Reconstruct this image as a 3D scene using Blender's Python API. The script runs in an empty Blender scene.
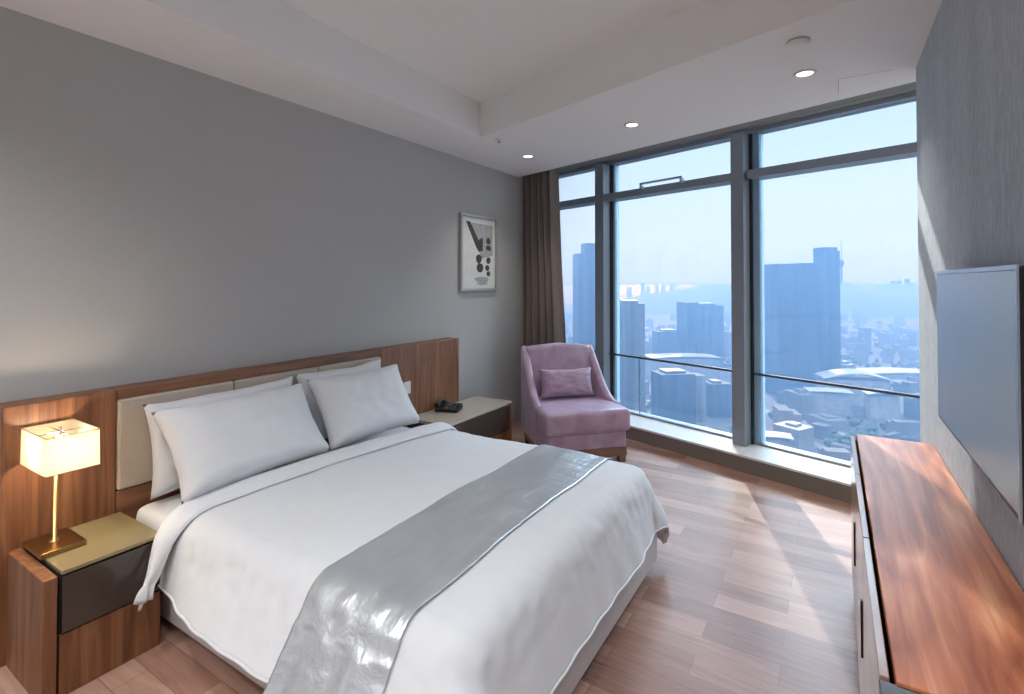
import bpy, bmesh, math, random
from mathutils import Vector, Matrix, noise
random.seed(7)
sc = bpy.context.scene
COL = sc.collection
PI = math.pi
R = math.radians

# ------------------------------------------------------------------ helpers
class MB:
    def __init__(s): s.bm = bmesh.new()
    def face(s, pts, m=0):
        f = s.bm.faces.new([s.bm.verts.new(p) for p in pts]); f.material_index = m; return f
    def prism(s, poly, z0, z1, m=0, mt=None):
        """vertical prism over a counter-clockwise polygon"""
        a = [s.bm.verts.new((x, y, z0)) for x, y in poly]
        b = [s.bm.verts.new((x, y, z1)) for x, y in poly]
        n = len(poly)
        fs = [s.bm.faces.new(a[::-1]), s.bm.faces.new(b)]
        for i in range(n): fs.append(s.bm.faces.new((a[i], a[(i+1) % n], b[(i+1) % n], b[i])))
        for f in fs: f.material_index = m
        if mt is not None: fs[1].material_index = mt
        return a + b
    def box(s, x0, x1, y0, y1, z0, z1, m=0, mt=None):
        return s.prism([(x0, y0), (x1, y0), (x1, y1), (x0, y1)], z0, z1, m, mt)
    def rbox(s, x0, x1, y0, y1, z0, z1, r=.01, seg=2, m=0):
        vs = s.box(x0, x1, y0, y1, z0, z1, m)
        es = set(e for v in vs for e in v.link_edges)
        bmesh.ops.bevel(s.bm, geom=list(es), offset=r, segments=seg, affect='EDGES', profile=.5, material=-1)
    def lathe(s, prof, cx=0, cy=0, n=24, m=0):
        rings = []
        for r, z in prof:
            if r < 1e-5: rings.append([s.bm.verts.new((cx, cy, z))])
            else: rings.append([s.bm.verts.new((cx+r*math.cos(2*PI*i/n), cy+r*math.sin(2*PI*i/n), z)) for i in range(n)])
        for a, b in zip(rings, rings[1:]):
            for i in range(n):
                j = (i+1) % n
                if len(a) == 1 and len(b) == 1: continue
                if len(a) == 1: f = s.bm.faces.new((a[0], b[i], b[j]))
                elif len(b) == 1: f = s.bm.faces.new((a[i], a[j], b[0]))
                else: f = s.bm.faces.new((a[i], a[j], b[j], b[i]))
                f.material_index = m
    def tube(s, pts, r, n=8, m=0, caps=True):
        pts = [Vector(p) for p in pts]; rings = []
        for k, p in enumerate(pts):
            d = (pts[min(k+1, len(pts)-1)] - pts[max(k-1, 0)]).normalized()
            u = d.cross(Vector((0, 0, 1)));
            if u.length < .01: u = d.cross(Vector((1, 0, 0)))
            u.normalize(); v = d.cross(u)
            rr = r[k] if isinstance(r, (list, tuple)) else r
            rings.append([s.bm.verts.new(p + (u*math.cos(2*PI*i/n) + v*math.sin(2*PI*i/n))*rr) for i in range(n)])
        for a, b in zip(rings, rings[1:]):
            for i in range(n):
                s.bm.faces.new((a[i], a[(i+1) % n], b[(i+1) % n], b[i])).material_index = m
        if caps:
            s.bm.faces.new(rings[0][::-1]).material_index = m; s.bm.faces.new(rings[-1]).material_index = m
    def grid(s, fn, nu, nv, m=0, closed_u=False):
        V = [[s.bm.verts.new(fn(i/nu, j/nv)) for j in range(nv+1)] for i in range(nu + (0 if closed_u else 1))]
        n = len(V)
        for i in range(nu):
            for j in range(nv):
                s.bm.faces.new((V[i][j], V[(i+1) % n][j], V[(i+1) % n][j+1], V[i][j+1])).material_index = m
        return V
    def build(s, name, mats, parent=None, smooth=False, solid=None, offset=-1, sub=0, bevel=0, merge=0, xf=None):
        if merge: bmesh.ops.remove_doubles(s.bm, verts=s.bm.verts, dist=merge)
        bmesh.ops.recalc_face_normals(s.bm, faces=s.bm.faces)
        if xf is not None: s.bm.transform(xf)
        me = bpy.data.meshes.new(name); s.bm.to_mesh(me); s.bm.free()
        for mt in (mats if isinstance(mats, (list, tuple)) else [mats]): me.materials.append(mt)
        if smooth:
            for p in me.polygons: p.use_smooth = True
        o = bpy.data.objects.new(name, me); COL.objects.link(o)
        if parent: o.parent = parent
        if solid:
            md = o.modifiers.new('thickness', 'SOLIDIFY'); md.thickness = solid; md.offset = offset
        if bevel:
            md = o.modifiers.new('bevel', 'BEVEL'); md.width = bevel; md.segments = 2; md.limit_method = 'ANGLE'
        if sub:
            md = o.modifiers.new('smooth', 'SUBSURF'); md.levels = sub; md.render_levels = sub
        return o

def tag(o, label, cat, group=None):
    o['label'] = label; o['category'] = cat
    if group: o['group'] = group
    return o
def thing(name, label, cat, loc=(0, 0, 0), rz=0, group=None):
    o = bpy.data.objects.new(name, None); COL.objects.link(o)
    o.empty_display_size = .1; o.location = loc; o.rotation_euler = (0, 0, rz)
    return tag(o, label, cat, group)
def struct(o): o['kind'] = 'structure'; return o
def nz(p, f=1.0): return noise.noise(Vector(p)*f)
def smooth01(x): x = max(0, min(1, x)); return x*x*(3-2*x)

# ------------------------------------------------------------------ materials
def srgb(r, g, b):
    f = lambda c: (c/12.92 if c <= .04045 else ((c+.055)/1.055)**2.4)
    return (f(r/255), f(g/255), f(b/255), 1)
def newmat(name):
    m = bpy.data.materials.new(name); m.use_nodes = True
    nt = m.node_tree; b = nt.nodes['Principled BSDF']; return m, nt, b
def N(nt, t, **kw):
    n = nt.nodes.new(t)
    for k, v in kw.items(): setattr(n, k, v)
    return n
def coords(nt, scale=(1, 1, 1), rot=(0, 0, 0), which='Object'):
    tc = N(nt, 'ShaderNodeTexCoord'); mp = N(nt, 'ShaderNodeMapping')
    mp.inputs['Scale'].default_value = scale; mp.inputs['Rotation'].default_value = rot
    nt.links.new(tc.outputs[which], mp.inputs['Vector']); return mp.outputs['Vector']
def ramp(nt, fac, stops):
    r = N(nt, 'ShaderNodeValToRGB'); el = r.color_ramp.elements
    while len(el) > 1: el.remove(el[-1])
    el[0].position, el[0].color = stops[0]
    for p, c in stops[1:]:
        e = el.new(p); e.color = c
    nt.links.new(fac, r.inputs['Fac']); return r.outputs['Color']
def noise_tex(nt, vec, scale, detail=4, rough=.55, dist=0):
    n = N(nt, 'ShaderNodeTexNoise'); n.inputs['Scale'].default_value = scale; n.inputs['Detail'].default_value = detail
    n.inputs['Roughness'].default_value = rough; n.inputs['Distortion'].default_value = dist
    nt.links.new(vec, n.inputs['Vector']); return n.outputs['Fac']
def bump(nt, b, h, strength=.2, dist=.01):
    bp = N(nt, 'ShaderNodeBump'); bp.inputs['Strength'].default_value = strength; bp.inputs['Distance'].default_value = dist
    nt.links.new(h, bp.inputs['Height']); nt.links.new(bp.outputs['Normal'], b.inputs['Normal'])
def plain(name, col, rough=.5, metal=0, spec=.5, var=.06, bscale=60, bstr=.08, sheen=0, coat=0, bdist=.004):
    m, nt, b = newmat(name)
    v = coords(nt); n = noise_tex(nt, v, bscale, 3)
    c1 = tuple(max(0, x*(1-var)) for x in col[:3]) + (1,); c2 = tuple(min(1, x*(1+var)) for x in col[:3]) + (1,)
    nt.links.new(ramp(nt, n, [(.3, c1), (.7, c2)]), b.inputs['Base Color'])
    b.inputs['Roughness'].default_value = rough; b.inputs['Metallic'].default_value = metal
    b.inputs['Specular IOR Level'].default_value = spec
    if sheen: b.inputs['Sheen Weight'].default_value = sheen; b.inputs['Sheen Roughness'].default_value = .4
    if coat: b.inputs['Coat Weight'].default_value = coat; b.inputs['Coat Roughness'].default_value = .12
    if bstr: bump(nt, b, n, bstr, bdist)
    return m
def wood(name, dark, mid, light, axis='z', rough=.38, gscale=14, stretch=.06, dist=1.5, coat=.0, swirl=False):
    m, nt, b = newmat(name)
    sc3 = {'x': (stretch, 1, 1), 'y': (1, stretch, 1), 'z': (1, 1, stretch)}[axis]
    v = coords(nt, sc3)
    n1 = noise_tex(nt, v, gscale, 6, .6, dist)
    if swirl:
        sv = coords(nt, {'x': (.16, 1, 1), 'y': (1, .16, 1), 'z': (1, 1, .16)}[axis])
        n3 = noise_tex(nt, sv, 3.2, 2, .45, .8)
        mu = N(nt, 'ShaderNodeMath', operation='MULTIPLY'); mu.inputs[1].default_value = 9
        nt.links.new(n3, mu.inputs[0])
        fr = N(nt, 'ShaderNodeMath', operation='PINGPONG'); fr.inputs[1].default_value = .5
        nt.links.new(mu.outputs[0], fr.inputs[0])
        ad = N(nt, 'ShaderNodeMath', operation='MULTIPLY_ADD'); ad.inputs[1].default_value = .42
        nt.links.new(fr.outputs[0], ad.inputs[0])
        m2 = N(nt, 'ShaderNodeMath', operation='MULTIPLY'); m2.inputs[1].default_value = .78
        nt.links.new(n1, m2.inputs[0]); nt.links.new(m2.outputs[0], ad.inputs[2])
        fac = ad.outputs[0]
    else: fac = n1
    nt.links.new(ramp(nt, fac, [(.34, dark), (.52, mid), (.73, light)] if swirl else [(.28, dark), (.5, mid), (.74, light)]), b.inputs['Base Color'])
    b.inputs['Roughness'].default_value = rough
    if coat: b.inputs['Coat Weight'].default_value = coat; b.inputs['Coat Roughness'].default_value = .15
    bump(nt, b, n1, .06, .002)
    return m
def emis(name, col, s):
    m, nt, b = newmat(name)
    b.inputs['Base Color'].default_value = col; b.inputs['Emission Color'].default_value = col
    b.inputs['Emission Strength'].default_value = s; return m

M = {}
M['wall'] = plain('wall_paint', (.47, .465, .455, 1), .85, spec=.25, var=.03, bscale=160, bstr=.05)
M['ceil'] = plain('ceiling_paint', (.87, .868, .865, 1), .9, spec=.2, var=.015, bscale=120, bstr=.03)
M['white'] = plain('white_paint', (.78, .78, .77, 1), .6, var=.02, bstr=.02)
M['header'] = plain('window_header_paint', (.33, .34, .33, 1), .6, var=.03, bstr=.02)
# woven wallpaper on the television wall
m, nt, b = newmat('woven_wallpaper')
v = coords(nt, (1, 1, .35)); n1 = noise_tex(nt, v, 55, 5, .7); v2 = coords(nt, (1, 1, .06)); n2 = noise_tex(nt, v2, 5, 3)
mx = N(nt, 'ShaderNodeMath', operation='MULTIPLY_ADD'); mx.inputs[1].default_value = .45
nt.links.new(n2, mx.inputs[0]); nt.links.new(n1, mx.inputs[2])
nt.links.new(ramp(nt, mx.outputs[0], [(.5, (.345, .39, .44, 1)), (.95, (.54, .60, .665, 1))]), b.inputs['Base Color'])
b.inputs['Roughness'].default_value = .7; bump(nt, b, n1, .5, .006); M['paper'] = m
# plank floor, boards running from the headboard wall to the television wall
m, nt, b = newmat('plank_floor')
v = coords(nt)
bk = N(nt, 'ShaderNodeTexBrick'); bk.offset = .5; bk.inputs['Scale'].default_value = 1; bk.inputs['Brick Width'].default_value = .63
bk.inputs['Row Height'].default_value = .128; bk.inputs['Mortar Size'].default_value = .0018; bk.inputs['Mortar Smooth'].default_value = .3
bk.inputs['Color1'].default_value = (0, 0, 0, 1); bk.inputs['Color2'].default_value = (1, 1, 1, 1); bk.inputs['Mortar'].default_value = (.5, .5, .5, 1)
mp = N(nt, 'ShaderNodeMapping'); mp.inputs['Location'].default_value = (.51, .005, 0)
nt.links.new(v, mp.inputs['Vector']); nt.links.new(mp.outputs[0], bk.inputs['Vector'])
gv = coords(nt, (.10, 1, 1)); g = noise_tex(nt, gv, 26, 6, .62, 1.2)
big = noise_tex(nt, coords(nt, (.5, 1, 1)), 2.2, 2)
a1 = N(nt, 'ShaderNodeMath', operation='MULTIPLY_ADD'); a1.inputs[1].default_value = .42
sp = N(nt, 'ShaderNodeSeparateColor'); nt.links.new(bk.outputs['Color'], sp.inputs[0])
nt.links.new(sp.outputs[0], a1.inputs[0])
a2 = N(nt, 'ShaderNodeMath', operation='MULTIPLY'); a2.inputs[1].default_value = .62; nt.links.new(g, a2.inputs[0]); nt.links.new(a2.outputs[0], a1.inputs[2])
colr = ramp(nt, a1.outputs[0], [(.18, (.19, .095, .068, 1)), (.45, (.34, .185, .135, 1)), (.8, (.54, .335, .255, 1))])
mixc = N(nt, 'ShaderNodeMix', data_type='RGBA', blend_type='MULTIPLY')
mf = N(nt, 'ShaderNodeMath', operation='MULTIPLY'); mf.inputs[1].default_value = .55; nt.links.new(bk.outputs['Fac'], mf.inputs[0])
nt.links.new(mf.outputs[0], mixc.inputs['Factor']); nt.links.new(colr, mixc.inputs['A']); mixc.inputs['B'].default_value = (.25, .2, .18, 1)
nt.links.new(mixc.outputs['Result'], b.inputs['Base Color'])
b.inputs['Roughness'].default_value = .36; b.inputs['Specular IOR Level'].default_value = .45
bump(nt, b, a1.outputs[0], .05, .003); M['floor'] = m

M['walnut'] = wood('walnut_veneer', (.10, .038, .017, 1), (.215, .088, .039, 1), (.34, .165, .078, 1), 'z', .4, 16, .05)
M['walnut_y'] = wood('walnut_rail', (.11, .042, .02, 1), (.20, .080, .038, 1), (.29, .13, .062, 1), 'y', .4, 16, .05)
M['redwood'] = wood('red_console_wood', (.32, .084, .034, 1), (.55, .18, .078, 1), (.78, .37, .20, 1), 'y', .42, 20, .07, 1.0, .04, swirl=True)
M['console_front'] = wood('console_front_wood', (.20, .10, .065, 1), (.30, .165, .12, 1), (.40, .25, .19, 1), 'y', .28, 14, .06, 1.0, .5)
M['dark'] = plain('dark_shadow_gap', (.012, .009, .008, 1), .6)
M['drawer'] = plain('dark_brown_lacquer', (.055, .040, .033, 1), .22, var=.03, bstr=0, coat=.4)
M['khaki_glass'] = plain('back_painted_khaki_glass', (.28, .225, .115, 1), .10, var=.02, bstr=0, coat=.6)
M['cab_top'] = plain('beige_cabinet_top', (.46, .40, .32, 1), .22, var=.03, bstr=.01, coat=.3)
M['brass'] = plain('brushed_brass', (.62, .40, .16, 1), .28, 1.0, var=.05, bscale=200, bstr=.02)
M['brass_dark'] = plain('bronzed_brass', (.36, .24, .11, 1), .3, 1.0, var=.05, bscale=200, bstr=.02)
M['pad'] = plain('beige_leather', (.46, .39, .32, 1), .5, var=.05, bscale=90, bstr=.1)
M['cotton'] = plain('white_cotton', (.70, .708, .725, 1), .8, spec=.2, var=.012, bscale=9, bstr=.18, sheen=.15, bdist=.02)
M['sheet'] = plain('white_sheet', (.69, .697, .715, 1), .85, spec=.15, var=.015, bscale=12, bstr=.1, sheen=.1, bdist=.01)
M['base_fabric'] = plain('pale_base_fabric', (.62, .60, .59, 1), .85, var=.03, bscale=120, bstr=.1)
m, nt, b = newmat('silver_satin')
v = coords(nt, (1, .35, 1)); n1 = noise_tex(nt, v, 9, 4, .55, .6); n2 = noise_tex(nt, coords(nt, (1, .25, 1)), 38, 3)
nt.links.new(ramp(nt, n1, [(.3, (.62, .655, .69, 1)), (.7, (.74, .775, .81, 1))]), b.inputs['Base Color'])
b.inputs['Metallic'].default_value = .65; b.inputs['Roughness'].default_value = .31
ad = N(nt, 'ShaderNodeMath', operation='MULTIPLY_ADD'); ad.inputs[1].default_value = .3; nt.links.new(n2, ad.inputs[0]); nt.links.new(n1, ad.inputs[2])
bump(nt, b, ad.outputs[0], .35, .02); M['satin'] = m
m, nt, b = newmat('lilac_satin')
n1 = noise_tex(nt, coords(nt), 7, 4, .55, .4)
nt.links.new(ramp(nt, n1, [(.3, (.32, .21, .30, 1)), (.7, (.47, .34, .45, 1))]), b.inputs['Base Color'])
b.inputs['Roughness'].default_value = .29; b.inputs['Sheen Weight'].default_value = .5; b.inputs['Sheen Tint'].default_value = (.9, .8, .95, 1)
bump(nt, b, n1, .22, .02); M['lilac'] = m
M['chair_wood'] = wood('chair_plinth_wood', (.11, .055, .035, 1), (.2, .11, .075, 1), (.3, .18, .125, 1), 'x', .35, 16, .08)
M['black_leg'] = plain('dark_chair_leg', (.02, .017, .016, 1), .4)
m, nt, b = newmat('taupe_curtain')
n1 = noise_tex(nt, coords(nt, (1, 1, .5)), 320, 2)
nt.links.new(ramp(nt, n1, [(.3, (.19, .152, .137, 1)), (.7, (.22, .178, .160, 1))]), b.inputs['Base Color'])
b.inputs['Roughness'].default_value = .6; b.inputs['Sheen Weight'].default_value = .25; bump(nt, b, n1, .1, .004); M['curtain'] = m
M['alu'] = plain('grey_aluminium', (.29, .32, .36, 1), .42, .5, var=.04, bscale=120, bstr=.03)
M['dark_alu'] = plain('dark_rail_aluminium', (.06, .07, .085, 1), .4, .4, bstr=0)
M['alu_light'] = plain('pale_aluminium', (.33, .50, .66, 1), .4, .3, var=.04, bscale=120, bstr=.03)
M['sill_top'] = plain('white_stone_sill', (.78, .77, .75, 1), .35, var=.03, bscale=25, bstr=.02)
M['sill_front'] = plain('taupe_sill_face', (.20, .17, .145, 1), .5, var=.05, bscale=60, bstr=.03)
m, nt, b = newmat('window_glass')
nt.nodes.remove(b)
tr = N(nt, 'ShaderNodeBsdfTransparent'); tr.inputs[0].default_value = (.93, .965, .985, 1)
gl = N(nt, 'ShaderNodeBsdfGlossy'); gl.inputs['Roughness'].default_value = .02
fr = N(nt, 'ShaderNodeFresnel'); fr.inputs[0].default_value = 1.35
mx = N(nt, 'ShaderNodeMixShader'); nt.links.new(fr.outputs[0], mx.inputs[0]); nt.links.new(tr.outputs[0], mx.inputs[1]); nt.links.new(gl.outputs[0], mx.inputs[2])
nt.links.new(mx.outputs[0], nt.nodes['Material Output'].inputs[0]); M['glass'] = m
M['screen'] = plain('tv_screen_reflection', (.45, .485, .445, 1), .26, spec=.9, var=.02, bstr=0)  # pale window reflection put into the base colour of a dark screen
M['tv_black'] = plain('tv_casing', (.008, .009, .012, 1), .35, bstr=0)
M['tv_silver'] = plain('tv_trim', (.45, .46, .47, 1), .3, .8, bstr=0)
M['plastic_white'] = plain('white_plastic', (.72, .69, .66, 1), .35, bstr=0)
M['plastic_black'] = plain('black_plastic', (.012, .012, .014, 1), .28, bstr=0)
M['chrome'] = plain('chrome', (.6, .6, .62, 1), .15, 1, bstr=0)
M['frame_silver'] = plain('silver_picture_frame', (.48, .46, .43, 1), .35, .7, bscale=200, bstr=.05)
M['print_paper'] = plain('print_paper', (.66, .66, .63, 1), .6, var=.05, bscale=14, bstr=0)
M['print_grey'] = plain('print_grey_wash', (.36, .37, .37, 1), .6, var=.2, bscale=18, bstr=0)
M['print_ink'] = plain('print_dark_ink', (.045, .048, .048, 1), .6, var=.3, bscale=20, bstr=0)
M['lens'] = emis('lit_downlight_lens', (1, .97, .92, 1), 6)
M['bulb'] = emis('lit_bulb', (1, .86, .66, 1), 25)
m, nt, b = newmat('ivory_lamp_shade')
nt.nodes.remove(b)
n1 = noise_tex(nt, coords(nt), 220, 2)
df = N(nt, 'ShaderNodeBsdfDiffuse'); tl = N(nt, 'ShaderNodeBsdfTranslucent'); mx = N(nt, 'ShaderNodeMixShader'); mx.inputs[0].default_value = .6
c = ramp(nt, n1, [(.3, (.60, .52, .38, 1)), (.7, (.66, .58, .44, 1))])
nt.links.new(c, df.inputs[0]); nt.links.new(c, tl.inputs[0]); nt.links.new(df.outputs[0], mx.inputs[1]); nt.links.new(tl.outputs[0], mx.inputs[2])
nt.links.new(mx.outputs[0], nt.nodes['Material Output'].inputs[0]); M['shade'] = m

# ------------------------------------------------------------------ the room
XL, XR = -3.07, .41                    # headboard wall, television wall
YB = -1.9                              # wall behind the camera
A = R(18.5); CA, SA = math.cos(A), math.sin(A)
def wp(t, n): return (t*CA + n*SA, -t*SA + n*CA)     # along / across the slanted window wall -> x, y
def yn(x, n): return (n - SA*x)/CA                   # y of the window-parallel line n at x
def wquad(mb, t0, t1, n0, n1, z0, z1, m=0, mt=None): mb.prism([wp(t0, n0), wp(t1, n0), wp(t1, n1), wp(t0, n1)], z0, z1, m, mt)
ZC = 2.8
NW = 4.75                               # outer face of the window wall
mb = MB(); mb.prism([(XL-.2, YB-.2), (1.0, YB-.2), (1.0, yn(1.0, NW)), (XL-.2, yn(XL-.2, NW))], -.12, 0)
struct(mb.build('floor', M['floor']))
mb = MB(); mb.prism([(XL-.2, YB-.2), (XL, YB-.2), (XL, yn(XL, NW)), (XL-.2, yn(XL-.2, NW))], 0, 3.3)
struct(mb.build('wall_left', M['wall']))
mb = MB(); mb.prism([(XR, YB), (.9, YB), (.9, 3.64), (XR, 3.64)], 0, 3.3)
struct(mb.build('wall_right', M['paper']))
mb = MB(); mb.prism([(.8, 3.64), (1.0, 3.64), (1.0, yn(1.0, NW)), (.8, yn(.8, NW))], 0, 3.3)
struct(mb.build('wall_window_return', M['white']))
mb = MB(); mb.box(XL, .9, YB-.2, YB, 0, 3.3)
struct(mb.build('wall_back', M['wall']))
# ceiling: lowered border around a raised tray, and a curtain pocket along the window
TX0, TX1, TY0 = -2.485, .22, -1.2
NT = .3173*TX0 + .9483*3.483            # far edge of the tray, parallel to the window
NE = 3.83                               # edge of the curtain pocket
mb = MB()
mb.prism([(XL-.1, YB-.1), (TX0, YB-.1), (TX0, yn(TX0, NE)), (XL-.1, yn(XL-.1, NE))], ZC, 3.12)
mb.prism([(TX0, yn(TX0, NT)), (TX1, yn(TX1, NT)), (TX1, yn(TX1, NE)), (TX0, yn(TX0, NE))], ZC, 3.12)
mb.prism([(TX1, YB-.1), (.95, YB-.1), (.95, yn(.95, NE)), (TX1, yn(TX1, NE))], ZC, 3.12)
mb.box(TX0, TX1, YB-.1, TY0, ZC, 3.12)
mb.box(TX0-.02, TX1+.02, TY0-.02, yn(TX0, NT)+.02, 3.09, 3.25)
mb.prism([(XL-.1, yn(XL-.1, NE)-.02), (.95, yn(.95, NE)-.02), (.95, yn(.95, NW)), (XL-.1, yn(XL-.1, NW))], 3.06, 3.25)
mb.prism([(XL-.2, YB-.2), (1.0, YB-.2), (1.0, yn(1.0, NW)), (XL-.2, yn(XL-.2, NW))], 3.25, 3.4)
struct(mb.build('ceiling', M['ceil']))
# shadow-gap access hatch in the lowered border, near the right-hand wall
mb = MB()
mb.box(.042, .0445, 3.60, 3.88, ZC-.001, ZC+.001); mb.box(.0445, .30, 3.5975, 3.60, ZC-.001, ZC+.001)
struct(mb.build('trim_2', M['header']))

# window: header, sill beam, frame, mullions, panes
T0, T1 = -4.95, -.35
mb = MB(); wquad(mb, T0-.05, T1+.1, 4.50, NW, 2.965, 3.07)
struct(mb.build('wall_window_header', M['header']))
sill = MB(); wquad(sill, T0+.02, T1+.3, 4.24, NW, 0, .124)
sill = struct(sill.build('trim_1', M['sill_front']))
mb = MB(); wquad(mb, T0+.02, T1+.3, 4.232, NW, .124, .142)
mb.build('sill_top', M['sill_top'], sill)
win = bpy.data.objects.new('window_1', None); COL.objects.link(win); struct(win)
GN = 4.64
def wbar(name, t0, t1, n0, n1, z0, z1, mat, parent=win, bev=.004):
    mb = MB(); wquad(mb, t0, t1, n0, n1, z0, z1); return mb.build(name, mat, parent, bevel=bev)
wbar('head_frame', T0, T1+.1, 4.56, 4.70, 2.925, 2.966, M['alu'])
wbar('bottom_frame', T0, T1+.1, 4.60, 4.70, .142, .160, M['alu'])
MUL = [(-3.915, -3.79, -3.755), (-2.306, -2.19, -2.118)]
for a, b_, c in MUL:
    mu = wbar('mullion', a, b_, 4.46, 4.58, .142, 2.925, M['alu'])
    wbar('glazing_gasket', a+.02, b_+.012, 4.58, 4.615, .142, 2.925, M['tv_black'], mu, 0)
    wbar('outer_cap', a-.0, c, 4.615, 4.70, .142, 2.925, M['alu_light'], mu)
wbar('end_jamb', T1+.02, T1+.1, 4.46, 4.70, .142, 2.925, M['alu'])
wbar('end_jamb', T0, T0+.06, 4.46, 4.70, .142, 2.925, M['alu'])
BAYS = [(T0+.06, MUL[0][0]), (MUL[0][2], MUL[1][0]), (MUL[1][2], T1+.02)]
for k, (t0, t1) in enumerate(BAYS):
    wbar('transom', t0-.04*(k > 0), t1, 4.47, 4.66, 2.505, 2.578, M['alu'])
    wbar('guard_rail', t0-.04*(k > 0), t1, 4.56, 4.60, .765, .785, M['dark_alu'])
    wbar('upper_pane', t0, t1, GN, GN+.012, 2.578, 2.925, M['glass'], bev=0)
    wbar('main_pane', t0, t1, GN, GN+.012, .165, 2.505, M['glass'], bev=0)
wbar('glass_joint', -3.44, -3.428, GN-.012, GN, .165, .765, M['alu_light'], bev=0)
op = wbar('opener_bar', -3.27, -2.775, 4.42, 4.435, 2.60, 2.622, M['alu_light'])
wbar('opener_bracket', -3.27, -3.245, 4.42, 4.47, 2.555, 2.60, M['alu_light'], op)
wbar('opener_bracket', -2.80, -2.775, 4.42, 4.47, 2.555, 2.60, M['alu_light'], op)

# ------------------------------------------------------------------ curtain
def curtain(t0a, t1a, t0b, t1b, n, folds, zt, zb, amp, name, label):
    mb = MB()
    def fn(u, v):
        z = zt + (zb-zt)*v
        w = smooth01(v)
        t = (t0a + (t1a-t0a)*u)*(1-w) + (t0b + (t1b-t0b)*u)*w
        ph = 2*PI*folds*(u + .012*math.sin(7*u))
        am = amp*(.75 + .25*v)*(.85+.3*nz((u*5, v*1.2, 3)))
        dn = am*(1.25*abs(math.sin(ph/2))**.7*2-1.3) + .25*am*math.sin(2*ph + 1.2 + v) + .012*nz((u*9, v*3, 1))
        x, y = wp(t + .012*math.sin(ph*2)*(.5+.5*v), n + dn)
        return (x, y, z)
    mb.grid(fn, 180, 24)
    t = thing(name, label, 'curtain', (0, 0, 0))
    mb.build('curtain_cloth', M['curtain'], t, smooth=True, solid=.004)
    wbar('curtain_track', t0a-.02, -.75, n-.015, n+.015, zt, zt+.03, M['white'], t, 0)
    return t
curtain(-4.57, -4.05, -4.575, -3.915, 3.945, 5.5, 3.02, .03, .068, 'curtain', 'tall taupe pleated curtain hanging beside the window in the corner')

# ------------------------------------------------------------------ headboard
HX = -2.93
hb = thing('headboard', 'long walnut headboard with beige padded panels fixed behind the bed', 'headboard', (XL, 2.2, 0))
def HP(name, mat, y0, y1, z0, z1, x1=HX, x0=XL+.004, r=.004):
    mb = MB(); mb.rbox(x0-XL, x1-XL, y0-2.2, y1-2.2, z0, z1, r, 2); return mb.build(name, mat, hb)
HP('side_panel', M['walnut'], .694, 1.097, 0, 1.072)
HP('side_panel', M['walnut'], 2.805, 3.772, 0, 1.072)
HP('top_rail', M['walnut_y'], 1.099, 2.803, 1.030, 1.072)
HP('bottom_rail', M['walnut_y'], 1.099, 2.803, .30, .586)
HP('back_board', M['dark'], 1.099, 2.803, .587, 1.029, HX-.05)
for k in range(3):
    y0 = 1.101 + k*.5675
    HP('cushion', M['pad'], y0, y0+.564, .589, 1.027, HX+.012, HX-.045, .012)
mb = MB(); mb.rbox(HX+.0005, HX+.009, 3.045, 3.125, .685, .785, .003)
mb.box(HX+.009, HX+.0105, 3.06, 3.11, .70, .73); mb.box(HX+.009, HX+.0105, 3.06, 3.11, .74, .77)
tag(mb.build('switch_plate', M['plastic_white']), 'small white switch plate on the walnut headboard beside the pillows', 'switch')

# ------------------------------------------------------------------ nightstand and far cabinet
def nightstand(name, label, y0, y1, side_at_low, top_mat, slab, x0=HX+.002, x1=-2.52):
    t = thing(name, label, 'cabinet', ((x0+x1)/2, (y0+y1)/2, 0))
    ox, oy = t.location.x, t.location.y
    def P(nm, mat, a, b_, c, d, e, f, r=.003, par=t):
        mb = MB(); mb.rbox(a-ox, b_-ox, c-oy, d-oy, e, f, r, 2); return mb.build(nm, mat, par)
    if side_at_low:
        P('side_panel', M['walnut'], x0, x1, y0, y0+.044, 0, .470)
        c0 = y0+.053; c1 = y1
    else:
        P('side_panel', M['walnut'], x0, x1, y1-.035, y1, 0, .470)
        c0 = y0; c1 = y1-.038
    P('carcass', M['walnut'], x0, x1-.004, c0, c1, 0, .238)
    P('inner_box', M['dark'], x0, x1-.02, c0, c1, .2385, .470)
    P('drawer', M['drawer'], x1-.0198, x1+.004, c0+.004, c1-.002, .246, .462)
    P('top', top_mat, x0, x1+.004, c0+.001, c1 if side_at_low else y1, .4705, .4705+slab)
    return t
nightstand('nightstand', 'walnut nightstand with khaki glass top and dark drawer under the lamp', .716, 1.118, True, M['khaki_glass'], .016)
# far cabinet: longer, its end cut square to the wall
nightstand('bedside_cabinet', 'long low cabinet with beige top and dark drawer front, telephone on it', 3.09, 4.035, False, M['cab_top'], .022, XL+.005 if False else HX+.002)
# ------------------------------------------------------------------ table lamp
ZT = .4865
lamp = thing('table_lamp', 'lit brass table lamp with rectangular ivory shade on the nightstand', 'lamp', (-2.785, .828, ZT))
mb = MB(); mb.rbox(-.105, .105, -.075, .075, 0, .022, .003); mb.build('base', M['brass_dark'], lamp)
mb = MB(); mb.lathe([(0, .022), (.022, .022), (.022, .026), (.0085, .030), (.0085, .46), (0, .46)], 0, 0, 20); mb.build('pole', M['brass'], lamp, smooth=True)
SX0, SX1, SY0, SY1, SZ0, SZ1 = -.128, .172, -.083, .098, .345, .492
cxs, cys = (SX0+SX1)/2, (SY0+SY1)/2
mb = MB()
def rrect(hx, hy, r, n=6):
    out = []
    for k, (sx, sy) in enumerate(((1, 1), (-1, 1), (-1, -1), (1, -1))):
        for i in range(n+1):
            a = PI/2*(k + i/n); out.append((sx*(hx-r) + r*math.cos(a), sy*(hy-r) + r*math.sin(a)))
    return out
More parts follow.
